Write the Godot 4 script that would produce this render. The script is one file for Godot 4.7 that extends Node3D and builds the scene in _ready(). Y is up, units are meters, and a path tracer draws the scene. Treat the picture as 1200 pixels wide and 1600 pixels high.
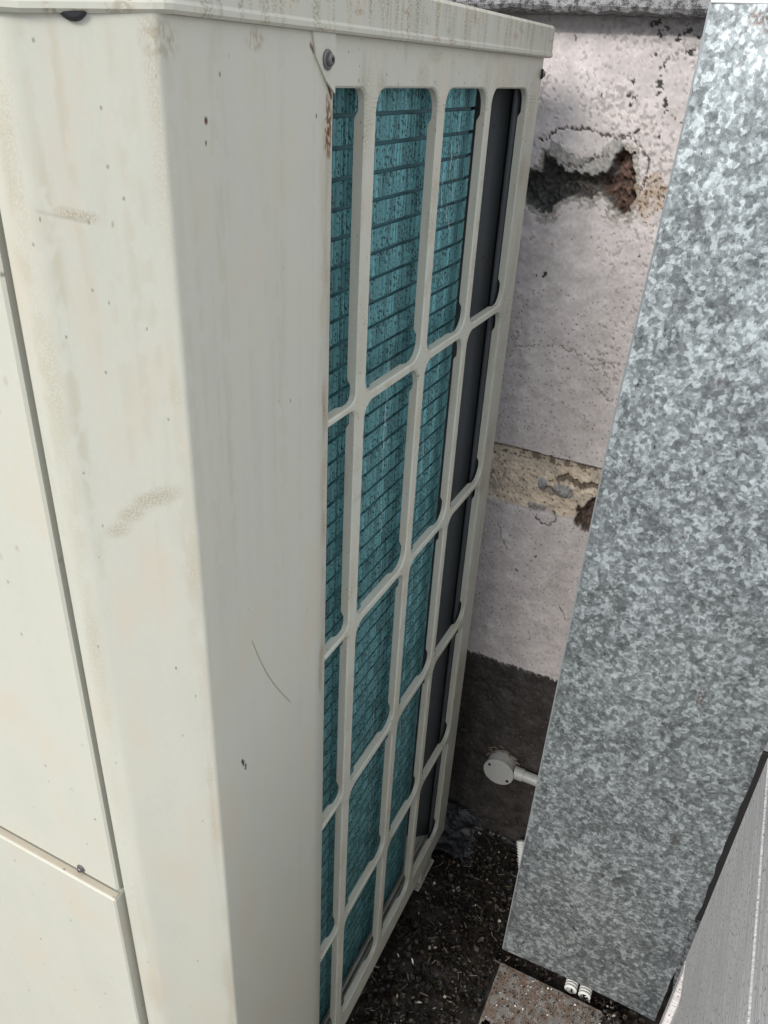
extends Node3D
# Narrow gap beside an outdoor air conditioner: metres, y up, ground at y = 0, eye at 1.6 m.
var rng := RandomNumberGenerator.new()
var M := {}
var lift := 0.0     # shifts the print on alike pieces

# ---------------------------------------------------------------- helpers
func noise(seed_: int, freq: float, type := FastNoiseLite.TYPE_SIMPLEX_SMOOTH, oct := 3) -> FastNoiseLite:
	var n := FastNoiseLite.new()
	n.seed = seed_; n.frequency = freq; n.noise_type = type
	n.fractal_type = FastNoiseLite.FRACTAL_FBM if oct > 1 else FastNoiseLite.FRACTAL_NONE
	n.fractal_octaves = oct
	return n

func tex(w: int, h: int, data: PackedByteArray) -> ImageTexture:
	return ImageTexture.create_from_image(Image.create_from_data(w, h, false, Image.FORMAT_RGB8, data))

func std(c: Color, rough: float, metal := 0.0, t: Texture2D = null) -> StandardMaterial3D:
	var m := StandardMaterial3D.new()
	m.albedo_color = c; m.roughness = rough; m.metallic = metal
	if t: m.albedo_texture = t
	return m

func lin(r: float, g: float, b: float) -> Color:
	return Color(r, g, b).linear_to_srgb()

func mb() -> SurfaceTool:
	var st := SurfaceTool.new(); st.begin(Mesh.PRIMITIVE_TRIANGLES); return st

func planar(p: Vector3, n: Vector3) -> Vector2:
	var a := n.abs()
	if a.x >= a.y and a.x >= a.z: return Vector2(-p.z, -p.y - lift)
	if a.y >= a.z: return Vector2(p.x, p.z)
	return Vector2(p.x, -p.y)

func tri(st: SurfaceTool, a: Vector3, b: Vector3, c: Vector3, out := Vector3.ZERO) -> void:
	var n := (c - a).cross(b - a)
	if n.length() < 1e-14: return
	n = n.normalized()
	if out != Vector3.ZERO and n.dot(out) < 0:
		var t := b; b = c; c = t; n = -n
	for p: Vector3 in [a, b, c]:
		st.set_normal(n); st.set_uv(planar(p, n)); st.add_vertex(p)

func quad(st: SurfaceTool, a: Vector3, b: Vector3, c: Vector3, d: Vector3, out := Vector3.ZERO) -> void:
	tri(st, a, b, c, out); tri(st, a, c, d, out)

func bbox(st: SurfaceTool, lo: Vector3, hi: Vector3, bev := 0.002) -> void:
	var mid := (lo + hi) / 2.0
	var e := (hi - lo) / 2.0
	bev = minf(bev, minf(e.x, minf(e.y, e.z)) * 0.9)
	var f := func(s: Vector3, axis: int) -> Vector3:
		var q := Vector3(e.x - bev, e.y - bev, e.z - bev)
		q[axis] += bev
		return mid + q * s
	for ax in 3:
		var u := (ax + 1) % 3
		var v := (ax + 2) % 3
		for sg: float in [-1.0, 1.0]:
			var P := []
			for k: Array in [[-1.0, -1.0], [1.0, -1.0], [1.0, 1.0], [-1.0, 1.0]]:
				var s := Vector3.ONE
				s[ax] = sg; s[u] = k[0]; s[v] = k[1]
				P.append(f.call(s, ax))
			var o := Vector3.ZERO; o[ax] = sg
			quad(st, P[0], P[1], P[2], P[3], o)
	for ax in 3:
		var u := (ax + 1) % 3
		var v := (ax + 2) % 3
		for su: float in [-1.0, 1.0]:
			for sv: float in [-1.0, 1.0]:
				var s0 := Vector3.ONE; s0[u] = su; s0[v] = sv; s0[ax] = -1.0
				var s1 := s0; s1[ax] = 1.0
				var o := Vector3.ZERO; o[u] = su; o[v] = sv
				quad(st, f.call(s0, u), f.call(s1, u), f.call(s1, v), f.call(s0, v), o)
	for sx: float in [-1.0, 1.0]:
		for sy: float in [-1.0, 1.0]:
			for sz: float in [-1.0, 1.0]:
				var s := Vector3(sx, sy, sz)
				tri(st, f.call(s, 0), f.call(s, 1), f.call(s, 2), s)

func lathe(st: SurfaceTool, prof: Array, xf: Transform3D, seg := 28, smooth := false) -> void:
	# prof: Vector2(radius, height along local y)
	for i in prof.size() - 1:
		var p: Vector2 = prof[i]
		var q: Vector2 = prof[i + 1]
		for k in seg:
			var a0 := TAU * k / seg
			var a1 := TAU * (k + 1) / seg
			var d0 := Vector3(cos(a0), 0, sin(a0))
			var d1 := Vector3(cos(a1), 0, sin(a1))
			var up := Vector3.UP
			var nn := Vector2(q.y - p.y, p.x - q.x)
			var A := xf * (d0 * p.x + up * p.y)
			var B := xf * (d1 * p.x + up * p.y)
			var C := xf * (d1 * q.x + up * q.y)
			var D := xf * (d0 * q.x + up * q.y)
			var n0 := (xf.basis * (d0 * nn.x + up * nn.y)).normalized()
			var n1 := (xf.basis * (d1 * nn.x + up * nn.y)).normalized()
			for t: Array in [[A, n0], [B, n1], [C, n1], [A, n0], [C, n1], [D, n0]]:
				st.set_normal(t[1]); st.set_uv(planar(t[0], n0)); st.add_vertex(t[0])

func put(called: String, mesh: Variant, m: Material, parent: Node3D) -> MeshInstance3D:
	var o := MeshInstance3D.new()
	o.name = called
	o.mesh = mesh.commit() if mesh is SurfaceTool else mesh
	o.material_override = m
	parent.add_child(o, true)
	return o

func thing(called: String, label: String, category: String, group := "") -> Node3D:
	var o := Node3D.new(); o.name = called; add_child(o, true)
	tag(o, label, category, group)
	return o

func tag(o: Node, label: String, category: String, group := "") -> void:
	o.set_meta("label", label); o.set_meta("category", category)
	if group: o.set_meta("group", group)

func grid_mesh(nx: int, ny: int, P: PackedVector3Array, C: PackedColorArray, want: Callable) -> ArrayMesh:
	# a height field of (nx+1)*(ny+1) points; want(i, j) picks the cells
	var N := PackedVector3Array(); N.resize(P.size())
	var w := nx + 1
	for j in ny + 1:
		for i in w:
			var a := P[j * w + mini(i + 1, nx)] - P[j * w + maxi(i - 1, 0)]
			var b := P[mini(j + 1, ny) * w + i] - P[maxi(j - 1, 0) * w + i]
			N[j * w + i] = a.cross(b).normalized()
	var I := PackedInt32Array()
	for j in ny:
		for i in nx:
			if want.call(i, j):
				var k := j * w + i
				I.append_array([k, k + w, k + 1, k + 1, k + w, k + w + 1])
	var arr := []; arr.resize(Mesh.ARRAY_MAX)
	arr[Mesh.ARRAY_VERTEX] = P; arr[Mesh.ARRAY_NORMAL] = N; arr[Mesh.ARRAY_COLOR] = C; arr[Mesh.ARRAY_INDEX] = I
	var am := ArrayMesh.new(); am.add_surface_from_arrays(Mesh.PRIMITIVE_TRIANGLES, arr)
	return am

func seg_d(p: Vector2, a: Vector2, b: Vector2) -> float:
	var ab := b - a
	var t := clampf((p - a).dot(ab) / ab.length_squared(), 0, 1)
	return p.distance_to(a + ab * t)

func line_d(p: Vector2, l: PackedVector2Array) -> float:
	var d := 1e9
	for i in l.size() - 1: d = minf(d, seg_d(p, l[i], l[i + 1]))
	return d

func poly_d(p: Vector2, l: PackedVector2Array) -> float:   # positive inside
	var d := 1e9
	for i in l.size(): d = minf(d, seg_d(p, l[i], l[(i + 1) % l.size()]))
	return d if Geometry2D.is_point_in_polygon(p, l) else -d

func y_at(l: PackedVector2Array, x: float) -> float:
	if x <= l[0].x: return l[0].y
	for i in l.size() - 1:
		if x <= l[i + 1].x: return lerpf(l[i].y, l[i + 1].y, (x - l[i].x) / (l[i + 1].x - l[i].x))
	return l[l.size() - 1].y

# ---------------------------------------------------------------- textures
func paint_tex(seed_: int, w: int, h: int, marks: Callable) -> ImageTexture:
	# old cream enamel: blotches, rain streaks, specks; 'marks' adds what is placed
	var nb := noise(seed_, 0.006, FastNoiseLite.TYPE_SIMPLEX_SMOOTH, 4)
	var ns := noise(seed_ + 1, 0.02, FastNoiseLite.TYPE_SIMPLEX_SMOOTH, 3)
	var nf := noise(seed_ + 2, 0.11, FastNoiseLite.TYPE_SIMPLEX_SMOOTH, 2)
	var d := PackedByteArray(); d.resize(w * h * 3)
	for y in h:
		for x in w:
			var b := nb.get_noise_2d(x, y)
			var s := ns.get_noise_2d(x, y * 0.05)
			var f := nf.get_noise_2d(x, y)
			var v := 1.0 + 0.02 * b + 0.016 * s + 0.010 * f
			var pink := clampf((b + 0.5 * s + 0.35 * f) * 1.6 - 0.12, 0, 1) * 0.034
			var k := (y * w + x) * 3
			d[k] = int(clampf(v * (1.0 - pink * 0.15) * 244, 0, 255))
			d[k + 1] = int(clampf(v * (1.0 - pink) * 244, 0, 255))
			d[k + 2] = int(clampf(v * (1.0 - pink * 1.5) * 242, 0, 255))
	marks.call(d, w, h)
	return tex(w, h, d)

func stamp(d: PackedByteArray, w: int, h: int, cx: float, cy: float, rx: float, ry: float, c: Color, a: float, nz: FastNoiseLite = null, soft := 0.5) -> void:
	for y in range(maxi(int(cy - ry), 0), mini(int(cy + ry) + 1, h)):
		for x in range(maxi(int(cx - rx), 0), mini(int(cx + rx) + 1, w)):
			var q := Vector2((x - cx) / rx, (y - cy) / ry).length()
			var t := clampf((1.0 - q) / soft, 0, 1) * a
			if nz: t *= clampf(nz.get_noise_2d(x, y) * 2.2 + 0.55, 0, 1)
			if t <= 0.0: continue
			var k := (y * w + x) * 3
			d[k] = int(lerpf(d[k], c.r * 255, t)); d[k + 1] = int(lerpf(d[k + 1], c.g * 255, t)); d[k + 2] = int(lerpf(d[k + 2], c.b * 255, t))

func specks(d: PackedByteArray, w: int, h: int, n: int, seed_: int, c: Color, r0: float, r1: float, a := 0.7) -> void:
	var r := RandomNumberGenerator.new(); r.seed = seed_
	for i in n:
		var rr := r.randf_range(r0, r1)
		stamp(d, w, h, r.randf() * w, r.randf() * h, rr, rr * r.randf_range(0.7, 1.7), c, a * r.randf_range(0.4, 1.0))

func corner_marks(d: PackedByteArray, w: int, h: int) -> void:
	# folded corner sheet; u = length along the fold profile (0.33 m), v = drop below the lid (1.504 m)
	var pu := w / 0.33
	var pv := h / 1.504
	var gr := noise(77, 0.12, FastNoiseLite.TYPE_SIMPLEX, 3)
	var big := noise(78, 0.03, FastNoiseLite.TYPE_SIMPLEX, 3)
	var soft := noise(79, 0.45, FastNoiseLite.TYPE_SIMPLEX, 3)
	var rust := Color(0.62, 0.43, 0.29)
	var brown := Color(0.74, 0.66, 0.57)
	# grime held in the paint along both folds, and rust on the cut edge beside the guard
	for i in 62:
		var y := pow(rng.randf(), 0.8) * h
		stamp(d, w, h, 0.197 * pu + rng.randf_range(-4, 8), y, rng.randf_range(5, 15), rng.randf_range(14, 70), Color(0.82, 0.75, 0.67), rng.randf_range(0.05, 0.24), soft)
		stamp(d, w, h, 0.277 * pu + rng.randf_range(-8, 14), rng.randf() * h, rng.randf_range(7, 20), rng.randf_range(14, 80), Color(0.84, 0.78, 0.70), rng.randf_range(0.05, 0.24), soft)
	for i in 34:
		stamp(d, w, h, 0.006 * pu + rng.randf_range(-8, 6), rng.randf_range(0.03, 0.62) * pv, rng.randf_range(4, 12), rng.randf_range(8, 40), rust, 0.2, soft)
	for i in 9:
		stamp(d, w, h, 0.004 * pu + rng.randf_range(-2, 6), rng.randf_range(0.036, 0.08) * pv, rng.randf_range(6, 16), rng.randf_range(5, 16), Color(0.48, 0.25, 0.13), 0.5, gr)
	# stains
	stamp(d, w, h, 0.10 * pu, 0.008 * pv, 24, 8, brown, 0.5, gr)
	stamp(d, w, h, 0.19 * pu, 0.012 * pv, 30, 12, brown, 0.4, gr)
	for q: Array in [[0.0875, 0.1199], [0.0342, 0.0764], [0.0264, 0.0935], [0.0341, 0.0462], [0.0682, 0.0156], [0.0502, 0.107], [0.0538, 0.1467], [0.0521, 0.1993], [0.0782, 0.2708], [0.011, 0.2342]]:
		stamp(d, w, h, (0.197 + q[0] * 0.88) * pu, q[1] * pv, 2.0, 1.3, Color(0.5, 0.49, 0.47), 0.55)
	for i in 26:   # brown swirl across the narrow face
		var t := i / 25.0
		stamp(d, w, h, (0.197 + lerpf(0.012, 0.055, t)) * pu, (0.292 + 0.03 * t * t + rng.randf_range(-0.004, 0.004)) * pv, 18, 7, brown, 0.12, soft)
		stamp(d, w, h, (0.197 + lerpf(0.045, 0.072, t)) * pu, (0.101 + 0.006 * (1 - t)) * pv, 4, 1.4, Color(0.80, 0.79, 0.77), 0.16)
		stamp(d, w, h, (0.197 + lerpf(0.04, 0.06, t)) * pu, (0.105 - 0.004 * t) * pv, 10, 4, brown, 0.07, soft)
	stamp(d, w, h, 0.1559 * pu, 0.0526 * pv, 4, 2.6, Color(0.35, 0.22, 0.15), 0.95)
	stamp(d, w, h, 0.1572 * pu, 0.0649 * pv, 2.4, 1.6, Color(0.35, 0.25, 0.2), 0.8)
	stamp(d, w, h, 0.1395 * pu, 0.0278 * pv, 2.4, 1.6, Color(0.4, 0.35, 0.3), 0.7)
	stamp(d, w, h, 0.0237 * pu, 0.0532 * pv, 2.6, 1.8, Color(0.4, 0.3, 0.22), 0.8)
	for i in 9: stamp(d, w, h, (0.1509 + 0.0009 * i * 0.6) * pu, (0.6135 - 0.0016 * i) * pv, 5, 3.5, Color(0.16, 0.14, 0.13), 0.8, gr)
	for i in 160:   # hairline scratch
		var t := i / 159.0
		var p := Vector2(0.1317, 0.472).lerp(Vector2(0.0693, 0.5964), t) + Vector2(0.006 * sin(t * 3.1), 0)
		stamp(d, w, h, p.x * pu, p.y * pv, 1.1, 1.6, Color(0.55, 0.52, 0.47), 0.45)
	for i in 70:   # mud creases where the guard sheet laps over
		var t := i / 69.0
		var p := Vector2(0.0325, 0.008).lerp(Vector2(0.001, 0.041), t) + Vector2(-0.003 * sin(t * PI), 0)
		stamp(d, w, h, p.x * pu, p.y * pv, 3.0, 2.2, Color(0.42, 0.30, 0.22), 0.35 + 0.5 * t)
	for i in 60:
		stamp(d, w, h, rng.randf() * w, rng.randf_range(0, 0.25) * h, rng.randf_range(4, 12), rng.randf_range(60, 260), Color(0.88, 0.85, 0.79), 0.16, big)
	specks(d, w, h, 80, 5, Color(0.45, 0.42, 0.38), 0.7, 1.7)

func guard_marks(d: PackedByteArray, w: int, h: int) -> void:
	# pressed guard: brown film in patches, chips, drips
	var gr := noise(87, 0.2, FastNoiseLite.TYPE_SIMPLEX, 4)
	var r := RandomNumberGenerator.new(); r.seed = 88
	for i in 130:
		stamp(d, w, h, r.randf() * w, r.randf() * h, r.randf_range(6, 40), r.randf_range(8, 60), Color(0.72, 0.62, 0.50), r.randf_range(0.1, 0.35), gr)
	specks(d, w, h, 500, 89, Color(0.4, 0.34, 0.28), 0.8, 2.4)

func lid_marks(d: PackedByteArray, w: int, h: int) -> void:
	# rim of the lid: dried runs and lime spots
	var gr := noise(97, 0.15, FastNoiseLite.TYPE_SIMPLEX, 4)
	var r := RandomNumberGenerator.new(); r.seed = 98
	for i in 190:
		var x := r.randf() * w
		var tone := Color(0.66, 0.56, 0.45) if r.randf() < 0.6 else Color(0.62, 0.60, 0.55)
		stamp(d, w, h, x, r.randf_range(-0.2, 0.6) * h, r.randf_range(2, 9), r.randf_range(0.3, 0.9) * h, tone, r.randf_range(0.12, 0.42), gr)
	for i in 26: stamp(d, w, h, r.randf() * w, r.randf() * h, r.randf_range(5, 22), r.randf_range(4, 16), Color(0.60, 0.40, 0.28), 0.35, gr)
	for i in 60: stamp(d, w, h, r.randf() * w, r.randf() * h, r.randf_range(1.5, 3), r.randf_range(2, 9), Color(0.99, 0.98, 0.94), 0.8, gr)

func plain_marks(d: PackedByteArray, w: int, h: int) -> void:
	specks(d, w, h, 150, 9, Color(0.45, 0.43, 0.4), 0.7, 1.7)
	specks(d, w, h, 30, 19, Color(0.62, 0.5, 0.42), 1.0, 4.0, 0.25)

func noise_tex(w: int, h: int, f: Callable) -> ImageTexture:
	var d := PackedByteArray(); d.resize(w * h * 3)
	for y in h:
		for x in w:
			var c: Color = f.call(x, y)
			var k := (y * w + x) * 3
			d[k] = int(clampf(c.r, 0, 1) * 255); d[k + 1] = int(clampf(c.g, 0, 1) * 255); d[k + 2] = int(clampf(c.b, 0, 1) * 255)
	return tex(w, h, d)

func galvanised_tex(w: int, h: int) -> ImageTexture:
	# zinc crystals 4 to 12 mm across; the sheet is 0.3 x 1.63 m
	var a := noise(31, 120.0, FastNoiseLite.TYPE_CELLULAR, 1)
	var b := noise(32, 270.0, FastNoiseLite.TYPE_CELLULAR, 1)
	for n: FastNoiseLite in [a, b]:
		n.cellular_return_type = FastNoiseLite.RETURN_CELL_VALUE
		n.cellular_jitter = 1.15
		n.domain_warp_enabled = true; n.domain_warp_type = FastNoiseLite.DOMAIN_WARP_SIMPLEX
		n.domain_warp_amplitude = 0.0045; n.domain_warp_frequency = 60.0
	var s := noise(33, 7.0, FastNoiseLite.TYPE_SIMPLEX, 4)
	var g := noise(34, 420.0, FastNoiseLite.TYPE_SIMPLEX, 2)
	var d := PackedByteArray(); d.resize(w * h * 3)
	for y in h:
		for x in w:
			var p := Vector2(x * 0.30 / w, y * 1.63 / h)
			var v := 0.62 * a.get_noise_2dv(p) + 0.55 * b.get_noise_2dv(p)
			var t := 0.70
			if v > 0.50: t = 0.90
			elif v > 0.20: t = 0.79
			elif v < -0.52: t = 0.56
			elif v < -0.16: t = 0.625
			t += 0.07 * b.get_noise_2d(p.x * 0.37 + 4.0, p.y * 0.37) * g.get_noise_2d(p.x * 0.1, p.y * 0.1) * 2.0
			t += 0.08 * g.get_noise_2dv(p) + 0.07 * s.get_noise_2dv(p)
			var k := (y * w + x) * 3
			d[k] = int(clampf(t * 0.965, 0, 1) * 255); d[k + 1] = int(clampf(t * 0.99, 0, 1) * 255); d[k + 2] = int(clampf(t * 1.0, 0, 1) * 255)
	var gr := noise(35, 0.1, FastNoiseLite.TYPE_SIMPLEX, 3)
	var pu := w / 0.30
	var pv := h / 1.63
	for q: Array in [[0.05, 0.012, 30, 14], [0.062, 0.02, 16, 10], [0.11, 0.385, 8, 6], [0.225, 1.0, 9, 5], [0.2, 0.85, 14, 30], [0.23, 1.15, 18, 16], [0.12, 0.6, 9, 7]]:
		stamp(d, w, h, q[0] * pu, q[1] * pv, q[2], q[3], Color(0.42, 0.33, 0.30), 0.55, gr)
	for i in 40:   # lime run
		var t := i / 39.0
		stamp(d, w, h, (0.05 + 0.012 * t + 0.001 * sin(t * 20)) * pu, (1.058 + 0.138 * t) * pv, 2.4, 5, Color(0.86, 0.88, 0.86), 0.5, gr)
	specks(d, w, h, 190, 41, Color(0.2, 0.19, 0.18), 1.0, 3.0, 0.8)
	specks(d, w, h, 60, 42, Color(0.33, 0.27, 0.25), 2.0, 6.0, 0.5)
	return tex(w, h, d)

func make_materials() -> void:
	var cream := lin(0.540, 0.534, 0.462)
	M.corner = std(cream, 0.42, 0, paint_tex(11, 660, 1504, corner_marks))
	M.paint = std(cream, 0.42, 0, paint_tex(12, 800, 800, plain_marks))
	M.paint.uv1_scale = Vector3(1.25, 1.25, 1)
	M.lid = std(cream, 0.5, 0, paint_tex(14, 1400, 120, lid_marks))
	M.lid.uv1_scale = Vector3(1.2, 22, 1); M.lid.uv1_offset = Vector3(0.1, 22 * 1.656, 0)
	M.dust = std(lin(0.50, 0.44, 0.35), 0.8, 0, M.paint.albedo_texture)
	M.rustframe = std(cream, 0.45, 0, paint_tex(13, 800, 800, guard_marks))
	M.rustframe.uv1_scale = Vector3(2.1, 2.1, 1)
	M.steel = std(lin(0.16, 0.15, 0.145), 0.45, 0.6)
	M.black = std(lin(0.012, 0.012, 0.014), 0.5)
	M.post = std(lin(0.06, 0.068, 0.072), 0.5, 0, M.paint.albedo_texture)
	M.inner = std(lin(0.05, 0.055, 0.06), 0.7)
	# fin coating: blue-green lacquer with soot flecks
	var fl := noise(51, 0.23, FastNoiseLite.TYPE_SIMPLEX, 2)
	var fb := noise(52, 0.012, FastNoiseLite.TYPE_SIMPLEX, 3)
	var fs := noise(53, 0.25, FastNoiseLite.TYPE_SIMPLEX, 2)
	M.fin = std(Color(1, 1, 1), 0.34, 0.45, noise_tex(1000, 1000, func(x, y):
		var v: float = 0.95 + 0.22 * fs.get_noise_2d(x * 1.6, y * 0.02) + 0.14 * fb.get_noise_2d(x * 2.5, y * 0.4)
		var c := Color(0.385, 0.585, 0.60) * v
		if fl.get_noise_2d(x, y * 0.6) + 0.4 * fb.get_noise_2d(x * 1.7, y * 1.7) > 0.47: c = c * 0.45
		return c))
	M.finback = std(lin(0.06, 0.155, 0.175), 0.6)
	M.bare = std(lin(0.85, 0.88, 0.89), 0.3, 0.2)
	M.galv = std(Color(0.885, 0.90, 0.90), 0.42, 0.75, galvanised_tex(600, 2048))
	M.galvplain = std(lin(0.40, 0.43, 0.44), 0.5, 0.3)
	# mineral surfaces take their colour from the vertices, their grain from here
	var n1 := noise(61, 0.09, FastNoiseLite.TYPE_SIMPLEX, 4)
	var grain := noise_tex(512, 512, func(x, y):
		var v: float = 0.94 + 0.06 * n1.get_noise_2d(x, y)
		return Color(v, v, v))
	M.plaster = std(Color(1, 1, 1), 0.8, 0, grain)
	M.plaster.vertex_color_use_as_albedo = true
	M.plaster.uv1_triplanar = true; M.plaster.uv1_world_triplanar = true; M.plaster.uv1_scale = Vector3(2.2, 2.2, 2.2)
	M.wet = M.plaster.duplicate(); M.wet.roughness = 0.42
	M.litter = std(Color(1, 1, 1), 0.62); M.litter.vertex_color_use_as_albedo = true
	M.cement = std(lin(0.30, 0.295, 0.295), 0.85, 0, noise_tex(512, 512, func(x, y):
		var v: float = 0.8 + 0.45 * n1.get_noise_2d(x * 1.9, y * 1.9) + 0.5 * n1.get_noise_2d(x * 0.3 + 70, y * 0.3)
		return Color(v, v, v)))
	M.cement.uv1_scale = Vector3(5, 5, 1)
	M.paving = M.cement.duplicate(); M.paving.albedo_color = lin(0.44, 0.43, 0.415)
	var n2 := noise(63, 0.02, FastNoiseLite.TYPE_SIMPLEX, 4)
	var n3 := noise(64, 0.14, FastNoiseLite.TYPE_SIMPLEX, 3)
	M.rustplate = std(Color(1, 1, 1), 0.7, 0.0, noise_tex(512, 512, func(x, y):
		var v: float = n2.get_noise_2d(x, y) + 0.5 * n3.get_noise_2d(x, y)
		var c := Color(0.52, 0.52, 0.51).lerp(Color(0.42, 0.36, 0.315), clampf(v * 2.4 + 0.75, 0, 1))
		var g: float = n3.get_noise_2d(x * 1.7 + 90, y * 1.7)
		if g > 0.42: c = Color(0.66, 0.58, 0.5)
		if g < -0.46: c = Color(0.2, 0.17, 0.15)
		return c))
	M.rustplate.uv1_scale = Vector3(3.2, 3.2, 1)
	var n4 := noise(65, 0.06, FastNoiseLite.TYPE_SIMPLEX, 4)
	var n5 := noise(66, 0.05, FastNoiseLite.TYPE_SIMPLEX, 3)
	var n6 := noise(67, 0.05, FastNoiseLite.TYPE_SIMPLEX, 4)
	M.wood = std(Color(0.985, 0.98, 0.975), 0.5, 0, noise_tex(1024, 1024, func(x, y):
		var s: float = n4.get_noise_2d(x * 0.035, y * 1.6)
		var p: float = n5.get_noise_2d(x * 0.5, y * 1.4)
		var v: float = 0.91 + 0.15 * s + 0.03 * p
		var c := Color(v, v * 0.985, v * 0.98)
		if n6.get_noise_2d(x * 0.8, y) + 0.3 * s > 0.64: c = Color(0.42, 0.40, 0.38)
		return c))
	M.wood.uv1_scale = Vector3(1.9, 1.9, 1)
	M.rawwood = std(lin(0.16, 0.15, 0.14), 0.8)
	M.pvc = std(Color(0.74, 0.74, 0.725), 0.42, 0, M.paint.albedo_texture)
	M.hose = std(Color(0.86, 0.86, 0.84), 0.45)
	M.web = std(lin(0.30, 0.24, 0.19), 0.9)
	M.film = std(lin(0.014, 0.014, 0.015), 0.5)
	M.fray = std(lin(0.45, 0.47, 0.52), 0.5)

# ---------------------------------------------------------------- the air conditioner
const SX := -0.33       # outer side face
const ZF := -0.393      # where the side turns into the slanted corner
const ZR := -1.15       # rear
const LIDY := 1.6185
const GZ := -0.588      # near edge of the guard
const BASEY := 0.115

func make_guard(parent: Node3D) -> void:
	var cols := [[-0.588, -0.648], [-0.668, -0.8055], [-0.823, -0.947], [-0.963, -1.101]]
	var rows := [[1.583, 1.310], [1.300, 1.027], [1.017, 0.744], [0.733, 0.450], [0.440, 0.168]]
	var cz := [GZ, -0.658, -0.814, -0.955, ZR]
	var cy := [LIDY, 1.305, 1.022, 0.7385, 0.445, BASEY]
	var st := mb()
	var K := 9
	for i in 4:
		for j in 5:
			var z0: float = cols[i][0]; var z1: float = cols[i][1]
			var y0: float = rows[j][1]; var y1: float = rows[j][0]
			if i == 0:
				if j > 0: y1 += 0.0015
				if j < 4: y0 -= 0.0015
			var Z0: float = cz[i]; var Z1: float = cz[i + 1]
			var Y0: float = cy[j + 1]; var Y1: float = cy[j]
			# outline of the opening, starting near-top, running away along the top edge
			var O := []      # [point z,y ; outer z,y ; flange depth]
			var rn := 0.004 if i == 0 else 0.018
			var rf := 0.010 if i == 0 else 0.020
			var cs := [[z0, y1, 1.0, -1.0, rn, Z0, Y1, PI * 0.5, 0.0], [z1, y1, -1.0, -1.0, rf, Z1, Y1, 0.0, 0.0], [z1, y0, -1.0, 1.0, rf, Z1, Y0, 0.0, 0.0], [z0, y0, 1.0, 1.0, rn, Z0, Y0, 0.0, 0.0]]
			for c in 4:
				var q: Array = cs[c]
				var r: float = q[4]
				var dirz := -1.0 if c == 0 or c == 3 else 1.0      # into the opening, along z
				var ctr := Vector2(q[0] + dirz * r, q[1] + q[3] * r)
				var a0: float = [0.0, 90.0, 180.0, 270.0][c]
				for k in K:
					var a := deg_to_rad(a0 + 90.0 * k / (K - 1))
					# local frame: +e = towards the camera (greater z), angle 0 = near side, 90 = top
					var pt := ctr + Vector2(cos(a), sin(a)) * r
					var outer: Vector2
					var half := (K - 1) / 2
					if k == half: outer = Vector2(q[5], q[6])
					elif (k < half) == (c % 2 == 0): outer = Vector2(q[5], pt.y)
					else: outer = Vector2(pt.x, q[6])
					O.append([pt, outer, 0.0075 if r > 0.008 else 0.009, c])
			# straight runs: the lip deepens a short way from each corner
			var Q := []
			for n in O.size():
				var A: Array = O[n]
				var B: Array = O[(n + 1) % O.size()]
				Q.append(A)
				if A[3] != B[3]:
					var pa: Vector2 = A[0]; var pb: Vector2 = B[0]
					var L := pa.distance_to(pb)
					var e := minf(0.007, L * 0.2)
					for t: Array in [[e, 0.0075], [e + 0.006, 0.0110], [L - e - 0.006, 0.0110], [L - e, 0.0075]]:
						var f: float = t[0] / L
						var oa: Vector2 = A[1]; var ob: Vector2 = B[1]
						Q.append([pa.lerp(pb, f), oa.lerp(ob, f), t[1], -1])
			var bv := 0.0016
			for n in Q.size():
				var A: Array = Q[n]
				var B: Array = Q[(n + 1) % Q.size()]
				var pa: Vector2 = A[0]; var pb: Vector2 = B[0]
				var oa: Vector2 = A[1]; var ob: Vector2 = B[1]
				var c := Vector2((z0 + z1) / 2, (y0 + y1) / 2)
				var tg := pb - pa
				if tg.length() < 1e-7: continue
				var nn := Vector2(-tg.y, tg.x).normalized()
				if nn.dot(c - (pa + pb) / 2) > 0: nn = -nn
				var ia := pa + nn * bv
				var ib := pb + nn * bv
				if i == 0 and absf(pa.x - z0) < 1e-5 and absf(pb.x - z0) < 1e-5: continue
				var v := func(p: Vector2, dx: float) -> Vector3: return Vector3(SX - 0.002 - dx, p.y, p.x)
				quad(st, v.call(oa, 0), v.call(ob, 0), v.call(ib, 0), v.call(ia, 0), Vector3.RIGHT)
				var into := Vector3(0, -nn.y, -nn.x)
				quad(st, v.call(ia, 0), v.call(ib, 0), v.call(pb, bv), v.call(pa, bv), Vector3.RIGHT + into)
				quad(st, v.call(pa, bv), v.call(pb, bv), v.call(pb, B[2]), v.call(pa, A[2]), into)
				# inner return, so the lip has the thickness of sheet
				quad(st, v.call(pa, A[2]), v.call(pb, B[2]), v.call(ib, B[2]), v.call(ia, A[2]), Vector3.LEFT)
	# rounded far edge, turned in at the back, and the under-lip
	quad(st, Vector3(SX - 0.002, LIDY, ZR), Vector3(SX - 0.002, BASEY, ZR), Vector3(SX - 0.007, BASEY, ZR - 0.003), Vector3(SX - 0.007, LIDY, ZR - 0.003), Vector3(1, 0, -1))
	quad(st, Vector3(SX - 0.007, LIDY, ZR - 0.003), Vector3(SX - 0.007, BASEY, ZR - 0.003), Vector3(SX - 0.03, BASEY, ZR - 0.003), Vector3(SX - 0.03, LIDY, ZR - 0.003), Vector3.FORWARD)
	quad(st, Vector3(SX - 0.002, BASEY, GZ), Vector3(SX - 0.002, BASEY, ZR), Vector3(SX - 0.02, BASEY - 0.001, ZR), Vector3(SX - 0.02, BASEY - 0.001, GZ), Vector3.DOWN)
	put("guard_grille", st, M.rustframe, parent)
	# lapped corner of the guard sheet over the plain panel, cut on the slant
	st = mb()
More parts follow.
